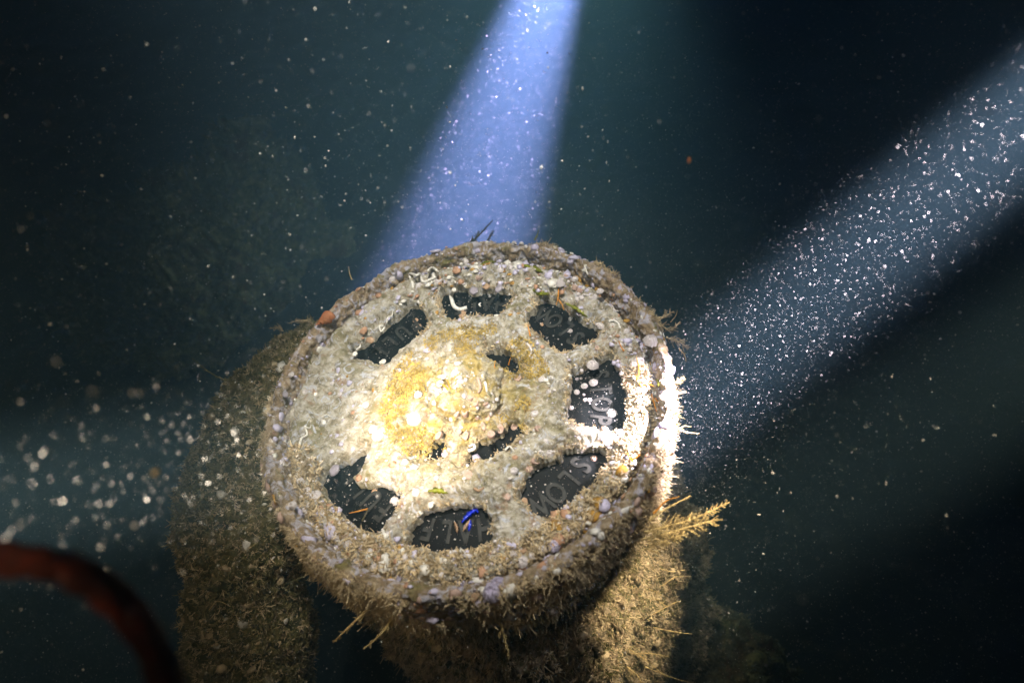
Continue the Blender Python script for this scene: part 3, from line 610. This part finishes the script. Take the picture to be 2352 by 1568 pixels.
for pts, wp, mt, br, bl in [
 ([(1480,1222),(1545,1205),(1600,1188),(1675,1153)], 8, 'frond', 46, 22), ([(1490,1195),(1535,1165),(1586,1138)], 8, 'frond', 14, 8), ([(1470,1240),(1540,1222),(1600,1205),(1650,1190)], 7, 'frond', 46, 26),
 ([(1500,1180),(1530,1150),(1560,1140)], 6, 'orange', 6, 5), ([(1480,1262),(1530,1240),(1580,1225)], 7, 'frond', 30, 22),
 ([(1550,980),(1575,992),(1606,995)], 6, 'frond', 8, 6), ([(1560,985),(1572,978),(1588,980)], 4, 'frond', 4, 4), ([(1515,745),(1540,758),(1562,738)], 9, 'tuft', 20, 16), ([(1530,775),(1560,785),(1582,800)], 9, 'tuft', 26, 18),
 ([(1520,730),(1535,722),(1545,715)], 7, 'tuft', 14, 14), ([(1560,800),(1572,815),(1576,830)], 5, 'frond', 8, 8), ([(1400,690),(1440,668),(1455,658)], 5, 'tuft', 10, 10), ([(1550,880),(1562,872),(1572,868)], 8, 'frond', 14, 10),
 ([(1450,1365),(1490,1368),(1532,1392)], 8, 'frond', 34, 14), ([(1440,1352),(1490,1352),(1530,1372)], 7, 'frond', 24, 12), ([(1430,1480),(1490,1520),(1535,1560)], 6, 'frond', 20, 12), ([(1450,1500),(1500,1500),(1540,1510)], 5, 'frond', 20, 12), ([(1440,1530),(1470,1560),(1480,1620)], 7, 'frond', 18, 14),
 ([(905,1410),(880,1450),(835,1490)], 10, 'frond', 16, 12), ([(850,1395),(800,1440),(765,1475)], 8, 'frond', 14, 12), ([(1148,1395),(1152,1440),(1172,1512)], 8, 'frond', 22, 16), ([(1225,1345),(1232,1370),(1250,1400)], 8, 'tuft', 18, 14),
 ([(1115,1390),(1105,1400),(1100,1425)], 7, 'tuft', 16, 14), ([(700,1322),(670,1335),(632,1345)], 4, 'frond_dark', 8, 5), ([(1352,1480),(1350,1520),(1365,1568)], 10, 'frond', 24, 14), ([(1280,1500),(1275,1540),(1290,1580)], 8, 'frond', 20, 14),
 ([(1080,556),(1100,540),(1132,505)], 10, 'frond_dark', 20, 12), ([(1120,552),(1128,540),(1133,528)], 7, 'frond_dark', 10, 9), ([(1228,552),(1234,540),(1238,526)], 6, 'green', 8, 6),
 ([(540,880),(490,860),(440,822)], 6, 'tuft2', 12, 12), ([(720,745),(700,735),(660,742)], 6, 'tuft', 20, 14), ([(650,760),(640,752),(620,755)], 6, 'tuft', 16, 14)]:
    x0, y0 = pts[0]; d0 = dR(min(max(x0, 620), 1550), min(max(y0, 560), 1380)); d0 += .0
    if y0 > 1335 and x0 > 1200: d0 = .66
    if x0 < 560: d0 = .62
    frond(pts, d0, d0+.004, wp, mt, br, bl)
M['whisker'] = M['frond_dark']
for pts, d in [([(1515,1305),(1545,1312),(1572,1308)], .62), ([(1520,1345),(1550,1325),(1570,1322)], .62), ([(1500,1410),(1540,1388),(1565,1378)], .62), ([(1500,1440),(1550,1450),(1590,1455)], .64), ([(1480,1530),(1560,1560),(1640,1575)], .66), ([(480,1400),(500,1380),(530,1392)], .58), ([(1540,740),(1552,725),(1556,712)], .6)]:
    P = [at(x, y, d) for x, y in pts]; V, Fq = tube(smooth_path(P, 20), np.linspace(1, .5, 20)*.0006, 5); mb = MB(); mb.add(V, Fq); mb.build('hydroid_whisker', M['frond'], root)

# ------------------------------------------------------------------ hose close to the lens
hp = []
for k in range(80):
    t = math.radians(-60 + 250*k/79); rr_ = 355
    hp.append(at(30+rr_*math.cos(t)*1.0+2*math.sin(k*.9), 1640-rr_*math.sin(t), .150 + .012*math.cos(t)))
V, Fq = tube(np.array(hp), .0044, 20, .0); V = V + np.stack([fbm(V, 260, 3, 5+q)*.0008 for q in range(3)], 1)
mb = MB(); mb.add(V, Fq); tag(mb.build('curved_hose', M['hose']), 'blurred dark red hose curving through the lower left corner close to the lens', 'hose')

# ------------------------------------------------------------------ suspended particles
def cone_pts(S, T, half, L0, L1, nn, rg):
    a = T-S; a = a/np.linalg.norm(a); x, y = frame(a); t = (rg.uniform(L0**3, L1**3, nn))**(1/3)
    rr2 = np.sqrt(rg.uniform(0, 1, nn))*math.tan(math.radians(half)); ph = rg.uniform(0, 2*np.pi, nn)
    return S + t[:, None]*(a + (rr2*np.cos(ph))[:, None]*x + (rr2*np.sin(ph))[:, None]*y)
rg = np.random.default_rng(5)
def frustum(nn, d0, d1):
    d = rg.uniform(d0**3, d1**3, nn)**(1/3); x = rg.uniform(-1.0, 1.0, nn); y = rg.uniform(-.68, .68, nn)
    return np.stack([x*d, y*d, -d], 1)
def bokeh(nn):                                    # the coarse flakes drifting close to the lens in the left torch
    d = rg.uniform(.14, .27, nn); x = -.9+.62*rg.uniform(0, 1, nn)**1.5; y = rg.normal(size=nn)*.085-.11
    return np.stack([x*d, y*d, -d], 1)
pts = [cone_pts(S2, T2, 6.5, .30, 1.0, 26000, rg), cone_pts(S2, T2, 13, .3, 1.3, 16000, rg), cone_pts(S1, T1, 11, .35, 1.6, 6000, rg), cone_pts(S3, T3, 12, .14, .42, 700, rg), frustum(170000, .3, 1.4), frustum(260, .10, .3), cone_pts(S3, T3, 12, .13, .36, 900, rg)]
szs = [.00011]*2 + [.00030] + [.00021] + [.00024, .00022, .00014]
allP = np.concatenate(pts); S = np.concatenate([np.full(len(p), s) for p, s in zip(pts, szs)])*np.exp(rg.normal(size=len(allP))*.55)
# keep clear of the telegraph body and the lens
dist = np.linalg.norm(allP, axis=1); ok = (dist > .09) & (allP[:, 2] < -.07)
Pw = (allP-Cc) @ M3.T; rad = np.hypot(Pw[:, 0], Pw[:, 1]); ok &= ~((rad < .205) & (Pw[:, 2] < .018)) & (Pw[:, 2] > BED+.03)
Pw = Pw[ok]; S = np.minimum(S[ok], .0013); k = len(Pw)
octa = np.array([(1,0,0),(-1,0,0),(0,1,0),(0,-1,0),(0,0,1),(0,0,-1)], float)
fo = np.array([(0,2,4),(2,1,4),(1,3,4),(3,0,4),(2,0,5),(1,2,5),(3,1,5),(0,3,5)])
A = octa[None]*rg.uniform(.5, 1.5, (k, 6, 1))*S[:, None, None]; 
qq = np.linalg.qr(rg.normal(size=(k, 3, 3)))[0]; A = np.einsum('kij,kvj->kvi', qq, A) + Pw[:, None]
o = mesh('suspended_particles', A.reshape(-1, 3), (np.arange(k)[:, None, None]*6+fo[None]).reshape(-1, 3), M['speck'], None, smooth=True); tag(o, kind='stuff')
# larger drifting flakes
def flake(px, py, d, s, mat, label, group=None, long=1):
    V, Fq = lathe([(.02, .35), (.5, .3), (1, 0), (.6, -.3), (.02, -.35)], 18, .3); V = V*(1+.3*fbm(V, 1.7, 2, int(px))[:, None])*np.array([long, 1, .8])*s
    q = np.linalg.qr(RNG.normal(size=(3, 3)))[0]; o = mesh('drifting_flake', V@q.T, Fq, M[mat]); o.location = at(px, py, d); tag(o, label, 'flake', group)
for a in [(304,902,.19,.0009,'speck','bright pale flake drifting left of the telegraph, left one of a close pair',None),(320,903,.20,.0009,'speck','bright pale flake drifting left of the telegraph, right one of a close pair',None),
          (216,897,.17,.0010,'speck','round pale flake left of the close bright pair at the left beam',None),(358,1084,.20,.0012,'frond','bright yellowish flake drifting below the close bright pair',None),(130,829,.17,.0011,'speck','pale flake drifting highest in the left beam, near the left edge',None),
          (1338,204,.42,.0016,'speck','grey ragged flake drifting just right of the upper blue beam',None),(1583,368,.35,.0020,'snail','blurred orange flake drifting between the two blue beams',None)]:
    flake(*a)
